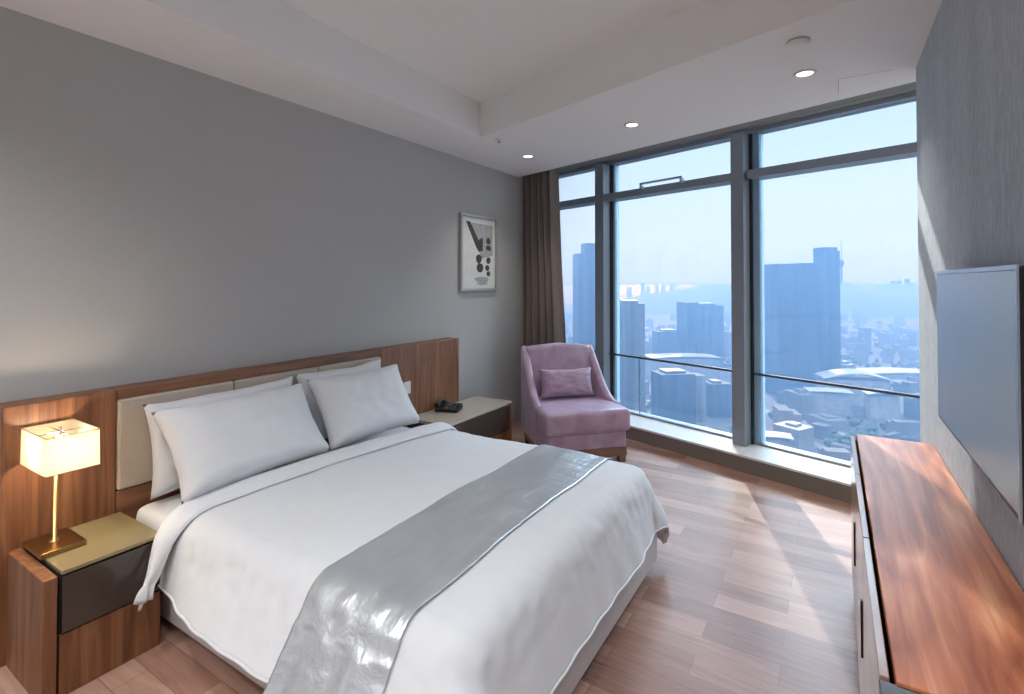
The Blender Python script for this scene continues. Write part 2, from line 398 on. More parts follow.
ol = rrect((SX1-SX0)/2, (SY1-SY0)/2, .014)
def shade_fn(u, v):
    i = int(round(u*len(ol))) % len(ol); k = 1 - .015*v
    return (cxs + ol[i][0]*k, cys + ol[i][1]*k, SZ0 + (SZ1-SZ0)*v)
mb.grid(shade_fn, len(ol), 6, closed_u=True)
shade = mb.build('lamp_shade', M['shade'], lamp, smooth=True)
for z, k in ((SZ0, 1.0), (SZ1, .985)):
    mb = MB(); mb.tube([(cxs+x*k, cys+y*k, z) for x, y in ol] + [(cxs+ol[0][0]*k, cys+ol[0][1]*k, z)], .0016, 6); mb.build('shade_rim', M['brass_dark'], shade)
mb = MB()
for s in (-1, 1): mb.tube([(cxs, cys, SZ1-.012), (cxs + s*.149, cys, SZ1-.012)], .002, 6); mb.tube([(cxs, cys, SZ1-.012), (cxs, cys + s*.078, SZ1-.012)], .002, 6)
mb.tube([(cxs, cys, SZ1-.03), (cxs, cys, SZ1+.006)], .005, 8)
mb.build('harp', M['chrome'], lamp)
mb = MB(); mb.tube([(0, 0, .455), (cxs, cys, .462)], .006, 8); mb.lathe([(0, .395), (.017, .402), (.026, .42), (.024, .44), (.014, .455), (0, .457)], cxs, cys, 16); mb.build('bulb', M['bulb'], lamp, smooth=True)
pl = bpy.data.lights.new('lamp_light', 'POINT'); pl.energy = 12; pl.color = (1, .80, .56); pl.shadow_soft_size = .03
plo = bpy.data.objects.new('lamp_light', pl); COL.objects.link(plo); plo.parent = lamp; plo.location = (cxs, cys, .425)

# ------------------------------------------------------------------ telephone
ph = thing('telephone', 'black desk telephone on the beige cabinet top by the headboard', 'telephone', (-2.795, 3.46, .4935), R(20))
mb = MB(); mb.grid(lambda u, v: ((u-.5)*.20, (v-.5)*.16, .016 + .028*v + .004*math.sin(PI*u)), 10, 8)
mb.rbox(-.10, .10, -.08, .08, 0, .022, .006); mb.rbox(-.10, .10, 0, .08, .02, .040, .006)
mb.build('body', M['plastic_black'], ph)
mb = MB(); pts = [(-.075, -.09+.18*i/8, .052 + .016*math.sin(PI*i/8)) for i in range(9)]
mb.tube(pts, [.022, .021, .015, .013, .013, .013, .015, .021, .022], 10); mb.build('handset', M['plastic_black'], ph, smooth=True)
mb = MB()
for i in range(4):
    for j in range(3): mb.box(.0+j*.028, .02+j*.028, -.062+i*.022, -.046+i*.022, .030+i*.005, .036+i*.005)
mb.box(0, .08, .035, .062, .047, .051)
mb.build('keypad', M['chrome'], ph)

# ------------------------------------------------------------------ bed
bed = thing('bed', 'large double bed with pale upholstered base and white sheeted mattress', 'bed', (-1.92, 2.07, 0))
bx, by = 1.92, -2.07
mb = MB(); mb.rbox(-2.90+bx, -.835+bx, 1.165+by, 2.875+by, .05, .29, .02, 3); mb.build('base', M['base_fabric'], bed)
for x in (-2.8, -1.05):
    for y in (1.3, 2.85):
        mb = MB(); mb.lathe([(0, 0), (.02, 0), (.025, .052), (0, .052)], x+bx, y+by, 12); mb.build('foot', M['black_leg'], bed)
mb = MB(); mb.rbox(-2.90+bx, -.93+bx, 1.155+by, 2.895+by, .292, .505, .05, 5)
mb.build('mattress', M['sheet'], bed, smooth=True)

# --- duvet: a sheet draped over the mattress, edges rolled over and hanging
ZD, RD = .565, .125
DX1, DY0, DY1 = -.985, 1.245, 2.80
def drape(s, t, off=0.0, wr=1.0):
    cx = min(s, DX1); cy = min(max(t, DY0), DY1)
    ex, ey = s-cx, t-cy
    d = (abs(ex)**4 + abs(ey)**4)**.25
    L = math.hypot(ex, ey)
    ux, uy = (ex/L, ey/L) if L > 1e-6 else (0, 0)
    # how steeply the skirt falls: nearly upright at the foot and far side, puffed outward along the near side
    near = max(0, -uy)**1.5 * smooth01((s+2.62)/.75)
    foot = max(0, ux)**1.5 * smooth01((2.95-t)/.5)
    th = R(86 - 32*near - 14*foot)
    r = RD + off
    k0 = RD*th; dd = d*(r/RD) if d < k0 else d - k0 + r*th
    if dd < r*th: out, down = r*math.sin(dd/r), r*(1-math.cos(dd/r))
    else: out, down = r*math.sin(th) + (dd-r*th)*math.cos(th), r*(1-math.cos(th)) + (dd-r*th)*math.sin(th)
    hang = smooth01((d-RD)/.3)
    corner = min(abs(ex), abs(ey))/(L+1e-6)*1.41 if L > 1e-6 else 0
    along = (t if abs(ex) > abs(ey) else s)
    out += hang*wr*(.005*math.sin(along*9 + 2*math.sin(along*5)) + .003*math.sin(along*31+1.3))
    out += hang*corner*.11*wr
    fx = 1; mid = 1 - ((cy-(DY0+DY1)/2)/((DY1-DY0)/2))**2
    z = ZD + off - down + .018*mid*(1 if d < .01 else max(0, 1-d/.2))
    flat = max(0, 1 - d/.35)
    z += flat*wr*(.010*nz((s*2.3, t*2.3, 0)) + .005*nz((s*6, t*4, 5)))
    cr = max(0, 1-abs(d-.16)/.16)*wr
    q = .006*nz((s*16, t*16, 2))*cr
    return Vector((cx + ux*(out+q), cy + uy*(out+q), z + q))
DM = RD*PI/2 + .30; DN = .365; DF = .40      # overhang at foot and far side, and along the near side
mb = MB()
SA0 = -2.50
mb.grid(lambda u, v: drape(SA0 + (DX1+DF-SA0)*u, DY0-DN + (DY1-DY0+DM+DN)*v), 150, 170)
duvet = tag(mb.build('duvet', M['cotton'], None, smooth=True, solid=.028, offset=-1), 'white cotton duvet spread over the bed, hanging down at the foot', 'duvet')
# piped hem around the hanging edges
mb = MB()
n = 60
loop = [drape(SA0 + (DX1+DF-SA0)*i/n, DY0-DN) for i in range(n+1)] + [drape(DX1+DF, DY0-DN + (DY1-DY0+DM+DN)*i/n) for i in range(1, n+1)] + [drape(DX1+DF + (SA0-DX1-DF)*i/n, DY1+DM) for i in range(1, n+1)]
mb.tube(loop, .006, 6); mb.build('hem', M['cotton'], duvet, smooth=True)
# turned-down band by the pillows, its near corner hanging to a point
def flap(u, v):
    """u: from the pillows to the foot, v: across the bed from the hanging tip"""
    HT = .46
    t = DY0 - HT + (DY1 + .40 - (DY0 - HT))*v
    sk = (t-DY0)/(DY1-DY0)
    s0 = -2.565 + .13*max(0, min(1, sk)); s1 = -2.40 + .13*max(0, min(1, sk))
    if t < DY0:
        f = smooth01((DY0-t)/HT)**.9
        s0 = -2.565 + .16*f; s1 = -2.40 - .005*f
    s = s0 + (s1-s0)*u
    p = drape(min(s, DX1), t, .010 + .022*math.sin(PI*u), .4)
    if t < DY0:
        f = (DY0-t)/HT
        p.y -= .06*smooth01(f*1.2)*(1-.2*u) + .014*math.sin(u*9+2)*f
        p.x += .012*math.sin(f*6+u*7)
        p.z += .10*smooth01((f-.55)/.45)*(1-.0*u)
    if u < .12: p.z -= .03*(1-u/.12)
    return p
mb = MB(); mb.grid(flap, 22, 130)
mb.build('turned_down_band', M['cotton'], duvet, smooth=True, solid=.012, offset=0)
mb = MB(); mb.tube([flap(1, i/80) + Vector((.002, 0, 0)) for i in range(81)], .0055, 6); mb.build('piping', M['cotton'], duvet, smooth=True)

# --- satin runner across the bed
mb = MB()
def run(u, v):
    t0, t1 = DY0 - .58, DY1 + RD*PI/2 + .38
    t = t0 + (t1-t0)*v
    s = -1.535 + .002*math.sin(t*9) + (.43 + .002*math.sin(t*13+1))*u
    p = drape(s, t, .008)
    e = abs(u-.5)*2
    p.z += (.0035*nz((u*3, t*26, 1))*e*e + .0022*nz((s*10, t*10, 8)) + .002*max(0, nz((s*5, t*30, 4)))) + .0015
    if t < DY0-.2 or t > DY1+.2: p.y += (.004*math.sin(u*17+2) + .003*nz((u*8, t*8, 3)))*(-1 if t < DY0 else 1)
    return p
mb.grid(run, 60, 300)
tag(mb.build('bed_runner', M['satin'], None, smooth=True, solid=.003, offset=1), 'silver grey satin runner laid across the white duvet', 'bed runner')

# --- pillows
def pillow(name, label, cat, w, h, th, loc, tilt, rz, mat, group=None, seed=0, sag=.0, ears=.05, roll=0):
    """w along y, h up the tilt, th thickness; leaning back by tilt from upright"""
    mb = MB(); nu, nv = 36, 26
    def side(sg):
        def fn(u, v):
            a, c = u*2-1, v*2-1
            # pinched outline with pointed corners
            ww = w/2*(1 - ears*(1-abs(c)**2.2)); hh = h/2*(1 - ears*1.2*(1-abs(a)**2.2))
            ka, kc = max(1e-6, 1-abs(a)**3.2), max(1e-6, 1-abs(c)**3.0); k = 0 if min(ka, kc) <= 1e-6 else ((ka**-3 + kc**-3)/1.0)**(-1/3)*1.12; k = min(1, k)**.6
            x = sg*(th/2*k*(1 + .12*nz((a*1.6, c*1.6, seed))) + (.005 if k > 0 else 0))
            x += .010*nz((a*4, c*4, seed+3))*min(1, k*1.6)*1.0
            return Vector((x, a*ww, c*hh - sag*(1-c)*.0 + .010*nz((a*2, 0, seed+7))*(c > 0)))
        return fn
    mb.grid(side(1), nu, nv); mb.grid(side(-1), nu, nv)
    o = mb.build(name, mat, None, smooth=True, merge=.0006)
    o.matrix_world = Matrix.Translation(loc) @ Matrix.Rotation(rz, 4, 'Z') @ Matrix.Rotation(-tilt, 4, 'Y') @ Matrix.Rotation(roll, 4, 'X')
    return tag(o, label, cat, group)
PG = 'white pillows against the headboard'
pillow('pillow', 'white pillow behind, at the lamp end of the bed, against the headboard', 'pillow', .83, .46, .10, (-2.846, 1.605, .772), R(9), 0, M['cotton'], PG, 1, ears=.06, roll=R(.8))
pillow('pillow', 'white pillow behind, at the telephone end of the bed, against the headboard', 'pillow', .72, .46, .10, (-2.846, 2.395, .785), R(9), 0, M['cotton'], PG, 2, ears=.06)
pillow('pillow', 'plump white front pillow leaning at the lamp end of the bed', 'pillow', .83, .47, .23, (-2.645, 1.595, .780), R(36), R(2), M['cotton'], PG, 3, ears=.07)
pillow('pillow', 'plump white front pillow leaning at the telephone end of the bed', 'pillow', .74, .47, .21, (-2.648, 2.410, .785), R(32), R(-2), M['cotton'], PG, 4, ears=.07)

# ------------------------------------------------------------------ lilac armchair
ch = thing('armchair', 'lilac satin armchair with low swept sides standing in the window corner', 'armchair', (-2.085, 4.405, 0), R(47)); ch.scale = (1.04, 1, 1)
L = M['lilac']
mb = MB(); mb.rbox(-.385, .385, -.42, .30, .275, .475, .045, 5)
seat = mb.build('seat_cushion', L, ch, smooth=True)
mb = MB(); mb.rbox(-.35, .35, -.385, .34, .13, .28, .018, 3); mb.build('upholstered_base', L, ch, smooth=False)
mb = MB(); mb.rbox(-.352, .352, -.388, .342, .055, .13, .006, 2); mb.build('plinth', M['chair_wood'], ch)
for x in (-.315, .315):
    for y in (-.35, .31):
        mb = MB(); mb.prism([(x-.03, y-.03), (x+.03, y-.03), (x+.03, y+.03), (x-.03, y+.03)], 0, .056); mb.build('leg', M['chair_wood'] if y < 0 else M['black_leg'], ch, bevel=.003)
# back: thick slab, leaning, crowned top
mb = MB()
def back(u, v):
    a = u*2*PI
    w = .345 - .02*v; z = .30 + .64*v
    yc = .285 + .10*v; th = .085 - .02*v
    x = w*(abs(math.cos(a))**.45)*(1 if math.cos(a) >= 0 else -1)
    y = th*(abs(math.sin(a))**.6)*(1 if math.sin(a) >= 0 else -1)
    z += .018*(1-(x/w)**2)*v
    return (x, yc + y - .02*math.sin(PI*v)*(1 if y < 0 else 0), z)
V = mb.grid(back, 48, 20, closed_u=True)
top = [V[i][20] for i in range(48)]; cen = mb.bm.verts.new((0, .385, .975))
for i in range(48): mb.bm.faces.new((top[i], top[(i+1) % 48], cen))
mb.build('backrest', L, ch, smooth=True)
# swept sides: from the top corner of the back down to the front of the seat
for sx in (-1, 1):
    mb = MB()
    prof = []
    for i in range(25):
        f = i/24
        y = .40 - .60*f; z = .955 - .46*(f**.72) - .0*f
        z = .955 - .52*math.sin(min(1, f*1.02)*PI/2)**1.15 + .05*f
        prof.append((y, z))
    def sd(u, v):
        k = u*24; i = min(23, int(k)); fr = k-i
        y = prof[i][0]*(1-fr) + prof[i+1][0]*fr; zt = prof[i][1]*(1-fr) + prof[i+1][1]*fr
        # closed section: outer bottom -> outer top -> rolled edge -> inner top -> inner bottom
        xo, xi = .395 - .045*(1-u)*.6, .325 - .03*(1-u)
        r = (xo-xi)/2; xm = (xo+xi)/2
        if v < .35: x, z = xo, .14 + (zt-r-.14)*(v/.35)
        elif v < .65:
            a = (v-.35)/.3*PI; x, z = xm + r*math.cos(a), zt - r + r*math.sin(a)
        else: x, z = xi, zt - r + (.14 - zt + r)*((v-.65)/.35)
        return (sx*x, y, z)
    V = mb.grid(sd, 24, 40)
    mb.bm.faces.new(V[0]); mb.bm.faces.new(V[24][::-1])
    mb.build('side_wing', L, ch, smooth=True)
R47 = Matrix.Translation((-2.085, 4.405, 0)) @ Matrix.Rotation(R(47), 4, 'Z')
o = pillow('lumbar_cushion', 'small lilac satin cushion resting on the armchair seat', 'cushion', .55, .28, .14, (0, 0, 0), 0, 0, L, None, 9, ears=.09)
o.matrix_world = R47 @ Matrix.Translation((-.005, .125, .620)) @ Matrix.Rotation(R(-90), 4, 'Z') @ Matrix.Rotation(R(-16), 4, 'Y')

# ------------------------------------------------------------------ framed print
pf = thing('framed_print', 'narrow silver framed abstract ink print on the wall by the curtain', 'picture', (XL, 4.262, 1.885))
Y0, Y1, Z0, Z1 = -.318, .318, -.385, .385
mb = MB(); w = .028
for a in ((Y0, Y1, Z1-w, Z1), (Y0, Y1, Z0, Z0+w), (Y0, Y0+w, Z0+w, Z1-w), (Y1-w, Y1, Z0+w, Z1-w)): mb.box(.002, .035, a[0], a[1], a[2], a[3])
mb.build('frame', M['frame_silver'], pf, bevel=.003)
mb = MB(); mb.box(.003, .012, Y0+w, Y1-w, Z0+w, Z1-w, 0)
def mark(pts, m, x=.0125):
    mb.bm.faces.new([mb.bm.verts.new((x, y, z)) for y, z in pts]).material_index = m
mark([(-.13, .30), (.25, .30), (.25, -.02), (.05, -.05), (-.02, .05)], 1, .0124)
mark([(-.22, .31), (-.15, .31), (.02, .10), (.06, .03), (.0, .01), (-.05, .06)], 2)
mark([(.0, .14), (.07, .16), (.07, .02), (.02, .02)], 2, .0127)
def blob(cy, cz, ry, rz_, m=2, sd=0): mark([(cy + ry*math.cos(a)*(1+.25*nz((a, sd, 0))), cz + rz_*math.sin(a)*(1+.25*nz((a, sd, 3)))) for a in [2*PI*i/14 for i in range(14)]], m, .0128)
blob(.0, -.06, .05, .045, 2, 1); blob(.02, -.15, .06, .05, 2, 2); blob(.17, .13, .04, .035, 2, 3); blob(.17, .06, .045, .03, 2, 4)
blob(.17, -.07, .04, .035, 2, 5); blob(.15, -.15, .04, .03, 2, 6); blob(.17, -.21, .035, .028, 2, 7); blob(.05, -.27, .13, .03, 1, 8); blob(.06, -.31, .1, .018, 1, 9)
mb.build('print', [M['print_paper'], M['print_grey'], M['print_ink']], pf)

# ------------------------------------------------------------------ console and television
CY0, CY1 = 1.27, 3.20
co = thing('console', 'long low console with glossy red-brown wood top along the television wall', 'sideboard', (.25, 2.3, 0))
ox, oy = .25, 2.3
def CP(nm, mat, a, b_, c, d, e, f, r=.002, par=co):
    mb = MB(); mb.rbox(a-ox, b_-ox, c-oy, d-oy, e, f, r, 2); return mb.build(nm, mat, par)
CP('top', M['redwood'], .101, XR-.003, CY0, CY1, .782, .81)
CP('body', M['dark'], .112, XR-.003, CY0+.01, CY1-.01, .09, .782)
CP('end_panel', M['console_front'], .0935, XR-.003, CY1-.0095, CY1, .0, .781)
CP('plinth', M['redwood'], .135, XR-.02, CY0+.02, CY1-.012, 0, .09)
ds = [(2.575, 3.188), (1.955, 2.569), (1.29, 1.949)]
for c, d in ds:
    dr = CP('door', M['console_front'], .074, .092, c, d, .11, .800)
    CP('handle', M['tv_black'], .068, .0738, c+.035, c+.05, .40, .58, .001, dr)
CP('end_trim', M['drawer'], .072, XR-.003, CY0-.16, CY0-.001, .77, .805)
CP('end_trim_panel', M['drawer'], .086, XR-.02, CY0-.155, CY0-.001, 0, .7695)

tv = thing('television', 'wall mounted flat television with pale reflecting screen above the console', 'television', (.37, 1.98, 1.362))
TY0, TY1, TZ0, TZ1 = -.50, .50, -.272, .272
mb = MB(); mb.rbox(-.036, .018, TY0, TY1, TZ0, TZ1, .004); casing = mb.build('casing', M['tv_black'], tv)
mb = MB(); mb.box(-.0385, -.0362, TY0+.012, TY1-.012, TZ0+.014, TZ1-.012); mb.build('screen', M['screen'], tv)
mb = MB()
for a in ((TY0, TY1, TZ1-.010, TZ1+.001), (TY0, TY0+.011, TZ0, TZ1-.01)): mb.box(-.0400, -.0362, a[0], a[1], a[2], a[3])
mb.build('silver_trim', M['tv_silver'], tv)
mb = MB(); mb.box(.018, .038, -.22, .22, -.15, .15); mb.rbox(-.02, .036, -.47, -.25, -.300, -.273, .003); mb.build('wall_bracket', M['tv_black'], tv)

# ------------------------------------------------------------------ ceiling fittings
def downlight(x, y, label, energy=14):
    t = thing('downlight', label, 'downlight', (x, y, ZC), 0, 'recessed downlights in the lowered ceiling')
    mb = MB(); mb.lathe([(.040, -.001), (.058, 0), (.060, -.004), (.048, -.010), (.040, -.004)], 0, 0, 28); mb.build('trim_ring', M['white'], t, smooth=True)
    mb = MB(); mb.lathe([(0, -.003), (.041, -.003), (.041, -.0015), (0, -.0015)], 0, 0, 24); mb.build('lens', M['lens'], t)
    l = bpy.data.lights.new('downlight_lamp', 'SPOT'); l.energy = energy; l.spot_size = R(110); l.spot_blend = .8; l.color = (1, .92, .82); l.shadow_soft_size = .04
    lo = bpy.data.objects.new('downlight_lamp', l); COL.objects.link(lo); lo.parent = t; lo.location = (0, 0, -.02)
    return t
downlight(-2.468, 4.246, 'small lit downlight nearest the curtain corner of the ceiling')
downlight(-1.292, 3.81, 'small lit downlight in the middle of the lowered ceiling by the window')
downlight(-.123, 3.391, 'brightest round downlight in the ceiling, nearest the television wall')
# unseen fill spots added to brighten the room from the tray and the entry
for k, (x, y, z) in enumerate([(-1.9, .1, 3.09), (-.55, .1, 3.09), (-1.9, -.8, 3.09), (-.55, -.8, 3.09), (-2.7, -1.0, ZC), (.3, .2, ZC)]):
    mb = MB(); mb.lathe([(0, -.003), (.041, -.003), (.041, -.0015), (.048, -.010), (.060, -.004), (.058, 0)], 0, 0, 24)
    o = struct(mb.build('fill_fitting', M['white'])); o.location = (x, y, z)
    l = bpy.data.lights.new('fill_lamp', 'SPOT'); l.energy = 32; l.spot_size = R(125); l.spot_blend = .7; l.color = (.98, .99, 1); l.shadow_soft_size = .06
    lo = bpy.data.objects.new('fill_lamp', l); COL.objects.link(lo); lo.parent = o; lo.location = (0, 0, -.03)
sd = thing('smoke_detector', 'round white smoke detector on the ceiling beside the brightest downlight', 'detector', (-.135, 2.918, ZC))
mb = MB(); mb.lathe([(0, 0), (.052, 0), (.052, -.014), (.044, -.026), (.02, -.032), (0, -.032)], 0, 0, 28); mb.build('body', M['ceil'], sd, smooth=True)
mb = MB(); mb.lathe([(.0525, -.004), (.0535, -.004), (.0535, -.008), (.0525, -.008)], 0, 0, 28); mb.build('vent_ring', M['header'], sd)
sp_ = thing('sprinkler', 'small ceiling sprinkler head at the corner of the raised tray', 'sprinkler', (-2.379, 3.606, ZC))
mb = MB(); mb.lathe([(0, 0), (.038, 0), (.038, -.004), (.014, -.010), (0, -.010)], 0, 0, 20); mb.build('rosette', M['white'], sp_, smooth=True)
mb = MB(); mb.lathe([(0, -.010), (.008, -.010), (.006, -.026), (.016, -.028), (.016, -.031), (0, -.031)], 0, 0, 12); mb.build('head', M['chrome'], sp_)

# ------------------------------------------------------------------ the city below
GZ = -165.0
YAW = R(31.96); FX, FY = -math.sin(YAW), math.cos(YAW); RX, RY = math.cos(YAW), math.sin(YAW)
def city(lat, d): return (RX*lat + FX*d, RY*lat + FY*d)       # metres to the right / ahead along the outlook axis
def facade(name, wallc, winc, w=3.2, h=3.4, mort=.35, rough=.5):
    m, nt, b = newmat(name)
    tc = N(nt, 'ShaderNodeTexCoord'); s = N(nt, 'ShaderNodeSeparateXYZ'); nt.links.new(tc.outputs['Object'], s.inputs[0])
    ad = N(nt, 'ShaderNodeMath', operation='ADD'); nt.links.new(s.outputs[0], ad.inputs[0]); nt.links.new(s.outputs[1], ad.inputs[1])
    cb = N(nt, 'ShaderNodeCombineXYZ'); nt.links.new(ad.outputs[0], cb.inputs[0]); nt.links.new(s.outputs[2], cb.inputs[1])
    bk = N(nt, 'ShaderNodeTexBrick'); bk.offset = 0; bk.inputs['Scale'].default_value = 1; bk.inputs['Brick Width'].default_value = w; bk.inputs['Row Height'].default_value = h
    bk.inputs['Mortar Size'].default_value = mort; bk.inputs['Color1'].default_value = winc; bk.inputs['Color2'].default_value = tuple(x*1.5 for x in winc[:3])+(1,); bk.inputs['Mortar'].default_value = wallc
    nt.links.new(cb.outputs[0], bk.inputs['Vector'])
    nn = noise_tex(nt, coords(nt, (1, 1, .06)), .12, 3, .6); rr = N(nt, 'ShaderNodeMapRange'); rr.inputs['From Min'].default_value = .35; rr.inputs['From Max'].default_value = .68; rr.inputs['To Min'].default_value = .45; rr.inputs['To Max'].default_value = 2.2; nt.links.new(nn, rr.inputs['Value'])
    mm = N(nt, 'ShaderNodeVectorMath', operation='SCALE'); nt.links.new(bk.outputs['Color'], mm.inputs[0]); nt.links.new(rr.outputs[0], mm.inputs['Scale']); nt.links.new(mm.outputs[0], b.inputs['Base Color'])
    b.inputs['Roughness'].default_value = rough; return m
FA = [facade('pale_facade', (.0587, .0587, .0587, 1), (.0207, .0259, .0311, 1), mort=.9), facade('grey_facade', (.0346, .0398, .0450, 1), (.0138, .0190, .0259, 1), mort=.7),
      facade('pinkish_facade', (.0518, .0432, .0414, 1), (.0207, .0225, .0242, 1), mort=1.0), facade('blue_glass', (.0121, .0190, .0294, 1), (.0069, .0138, .0225, 1), 1.8, 3.8, .22, .35),
      facade('teal_glass', (.0207, .0294, .0398, 1), (.0121, .0190, .0294, 1), 2.6, 3.8, .4, .35)]
ROOF = plain('roof_concrete', (.0380, .0398, .0414, 1), .9, bstr=0, bscale=.2, var=.15)
ROOFW = plain('white_roof', (.1498, .1498, .1526, 1), .6, bstr=0, bscale=.2, var=.04)
m, nt, b = newmat('city_ground')
vz = N(nt, 'ShaderNodeTexVoronoi'); vz.inputs['Scale'].default_value = .022; nt.links.new(coords(nt), vz.inputs['Vector'])
n1 = noise_tex(nt, coords(nt), .012, 6, .65)
ad = N(nt, 'ShaderNodeMath', operation='MULTIPLY_ADD'); ad.inputs[1].default_value = .35
sp = N(nt, 'ShaderNodeSeparateColor'); nt.links.new(vz.outputs['Color'], sp.inputs[0]); nt.links.new(sp.outputs[0], ad.inputs[0]); nt.links.new(n1, ad.inputs[2])
nt.links.new(ramp(nt, ad.outputs[0], [(.35, (.0057, .0089, .0076, 1)), (.55, (.0126, .0146, .0158, 1)), (.75, (.0238, .0238, .0254, 1)), (.95, (.0380, .0355, .0349, 1))]), b.inputs['Base Color'])
b.inputs['Roughness'].default_value = .9; M['ground'] = m
m, nt, b = newmat('sea_water')
b.inputs['Base Color'].default_value = (.03, .05, .07, 1); b.inputs['Roughness'].default_value = .4
bump(nt, b, noise_tex(nt, coords(nt), .02, 3), .3, 3); M['sea'] = m
def cpoly(pts): return [city(a, d) for a, d in pts]
mb = MB(); mb.prism(cpoly([(-900, 30), (900, 30), (4600, 3600), (-3800, 3600)]), GZ-5, GZ); struct(mb.build('ground', M['ground']))
mb = MB(); mb.prism(cpoly([(-9000, 3500), (14000, 3500), (26000, 22000), (-16000, 22000)]), GZ-9, GZ-4); struct(mb.build('sea', M['sea']))

def tower(name, label, lat, d, w, dep, ztop, mat, rot=0, crown=None, group=None):
    x, y = city(lat, d)
    t = thing(name, label, 'building', (x, y, GZ), YAW + rot, group)
    h = ztop - GZ
    mb = MB(); mb.box(-w/2, w/2, -dep/2, dep/2, 0, h, 0, 1); mb.build('shaft', [mat, ROOF], t)
    if crown:
        mb = MB(); crown(mb, w, dep, h); mb.build('roof_crown', [mat, ROOF], t)
    return t
def zpx(y, d): return 1.6 - (y-281)/513*d
def lpx(x, d): return (x-512)/513*d
def para(mb, w, dp, h):
    mb.box(-w/2, w/2, -dp/2, -dp/2+1.5, h, h+7); mb.box(-w/2, w/2, dp/2-1.5, dp/2, h, h+7)
    mb.box(-w/2, -w/2+1.5, -dp/2, dp/2, h, h+7); mb.box(w*.1, w*.48, -dp*.4, dp*.4, h, h+8.5)
tower('office_tower', 'broad blue glass office tower with flat parapet seen through the right bay', lpx(791.5, 760), 760, 66, 34, zpx(269, 760), FA[3], R(6), para)
tower('office_tower', 'taller slim glass tower standing beside the broad office tower', lpx(826.5, 800), 800, 25, 26, zpx(251, 800), FA[3], R(4), lambda mb, w, dp, h: (mb.box(-w/2, w/2-4, -dp/2, dp/2, h, h+5), mb.box(-w/2, w/2-1, -dp/2+3, dp/2, h-9, h+.1)))
tower('high_rise', 'tall stepped pale blue high-rise beside the curtain through the left bay', lpx(590, 700), 700, 40, 30, zpx(254, 700), FA[4], R(10), lambda mb, w, dp, h: mb.box(-w*.24, w*.4, -dp*.35, dp*.35, h, h+14))
tower('apartment_tower', 'grey tower block with chamfered roof just right of the first mullion', lpx(632, 560), 560, 23, 24, zpx(303, 560), FA[1], R(-4), lambda mb, w, dp, h: mb.prism([(-w/2, -dp/2), (w*.2, -dp/2), (w*.2, dp/2), (-w/2, dp/2)], h, h+3))
tower('glass_block', 'dark glass tower of the joined pair in the middle bay', lpx(687, 960), 960, 24, 34, zpx(302, 960), FA[3], R(12))
tower('glass_block', 'pale glass slab adjoining the dark glass tower in the middle bay', lpx(708, 985), 985, 46, 30, zpx(305, 985), FA[4], R(12), lambda mb, w, dp, h: mb.box(-w*.45, w*.2, -dp*.4, dp*.4, h, h+4))
tower('glass_block', 'lower dark glass block left of the joined pair in the middle bay', lpx(665, 965), 965, 40, 26, zpx(331, 965), FA[3], R(12), lambda mb, w, dp, h: mb.box(-w*.2, w*.4, -dp*.3, dp*.3, h, h+3))
tower('office_slab', 'dark blue office slab below the rail in the middle bay', lpx(672, 600), 600, 40, 30, zpx(372, 600), FA[3], R(8), lambda mb, w, dp, h: mb.box(-w*.3, w*.3, -dp*.3, dp*.3, h, h+3))
tower('office_slab', 'pale narrow office slab below the rail in the middle bay', lpx(696, 620), 620, 12, 22, zpx(374, 620), FA[0], R(8))
tower('office_slab', 'blue office slab by the second mullion below the rail', lpx(716, 640), 640, 26, 24, zpx(382, 640), FA[4], R(8), lambda mb, w, dp, h: mb.box(-w*.3, w*.1, -dp*.3, dp*.3, h, h+3))
# white halls
HALLW = plain('white_hall_wall', (.13, .13, .135, 1), .7, bstr=0, bscale=.15, var=.35)
def hall(name, label, lat, d, w, dep, ztop, rise, rot=0):
    x, y = city(lat, d); t = thing(name, label, 'building', (x, y, GZ), YAW + rot)
    h = ztop - GZ
    mb = MB(); mb.box(-w/2, w/2, -dep/2, dep/2, 0, h); mb.build('walls', [HALLW, ROOFW], t)
    mb = MB(); mb.grid(lambda u, v: ((u-.5)*(w+6), (v-.5)*(dep+6), h + .5 + rise*math.sin(PI*u)*(.7+.3*math.sin(PI*v))), 20, 8); mb.build('roof', ROOFW, t, smooth=True, solid=1.2, offset=1)
    return t
hall('exhibition_hall', 'white podium hall with shallow curved roof crossing behind the rail', lpx(681, 900), 900, 118, 40, zpx(357, 900), 4, R(4))
hall('exhibition_hall', 'long hall with sweeping white curved roof right of the office towers', lpx(851, 700), 700, 76, 34, zpx(378, 700), 11, R(-12))
hall('exhibition_hall', 'wide flat white-roofed hall by the far right edge of the window', lpx(898, 900), 900, 110, 50, zpx(372, 900), 3, R(-5))
hall('exhibition_hall', 'low white hall with plain front below the sweeping curved roof', lpx(827, 650), 650, 44, 20, zpx(391, 650), 1, R(-16))
hall('exhibition_hall', 'white gabled pavilion in front of the wide flat hall', lpx(880, 620), 620, 30, 20, zpx(394, 620), 4, R(-16))
hall('exhibition_hall', 'small white pavilion at the foot of the right bay', lpx(776, 500), 500, 20, 14, zpx(436, 500), 1, R(-20))
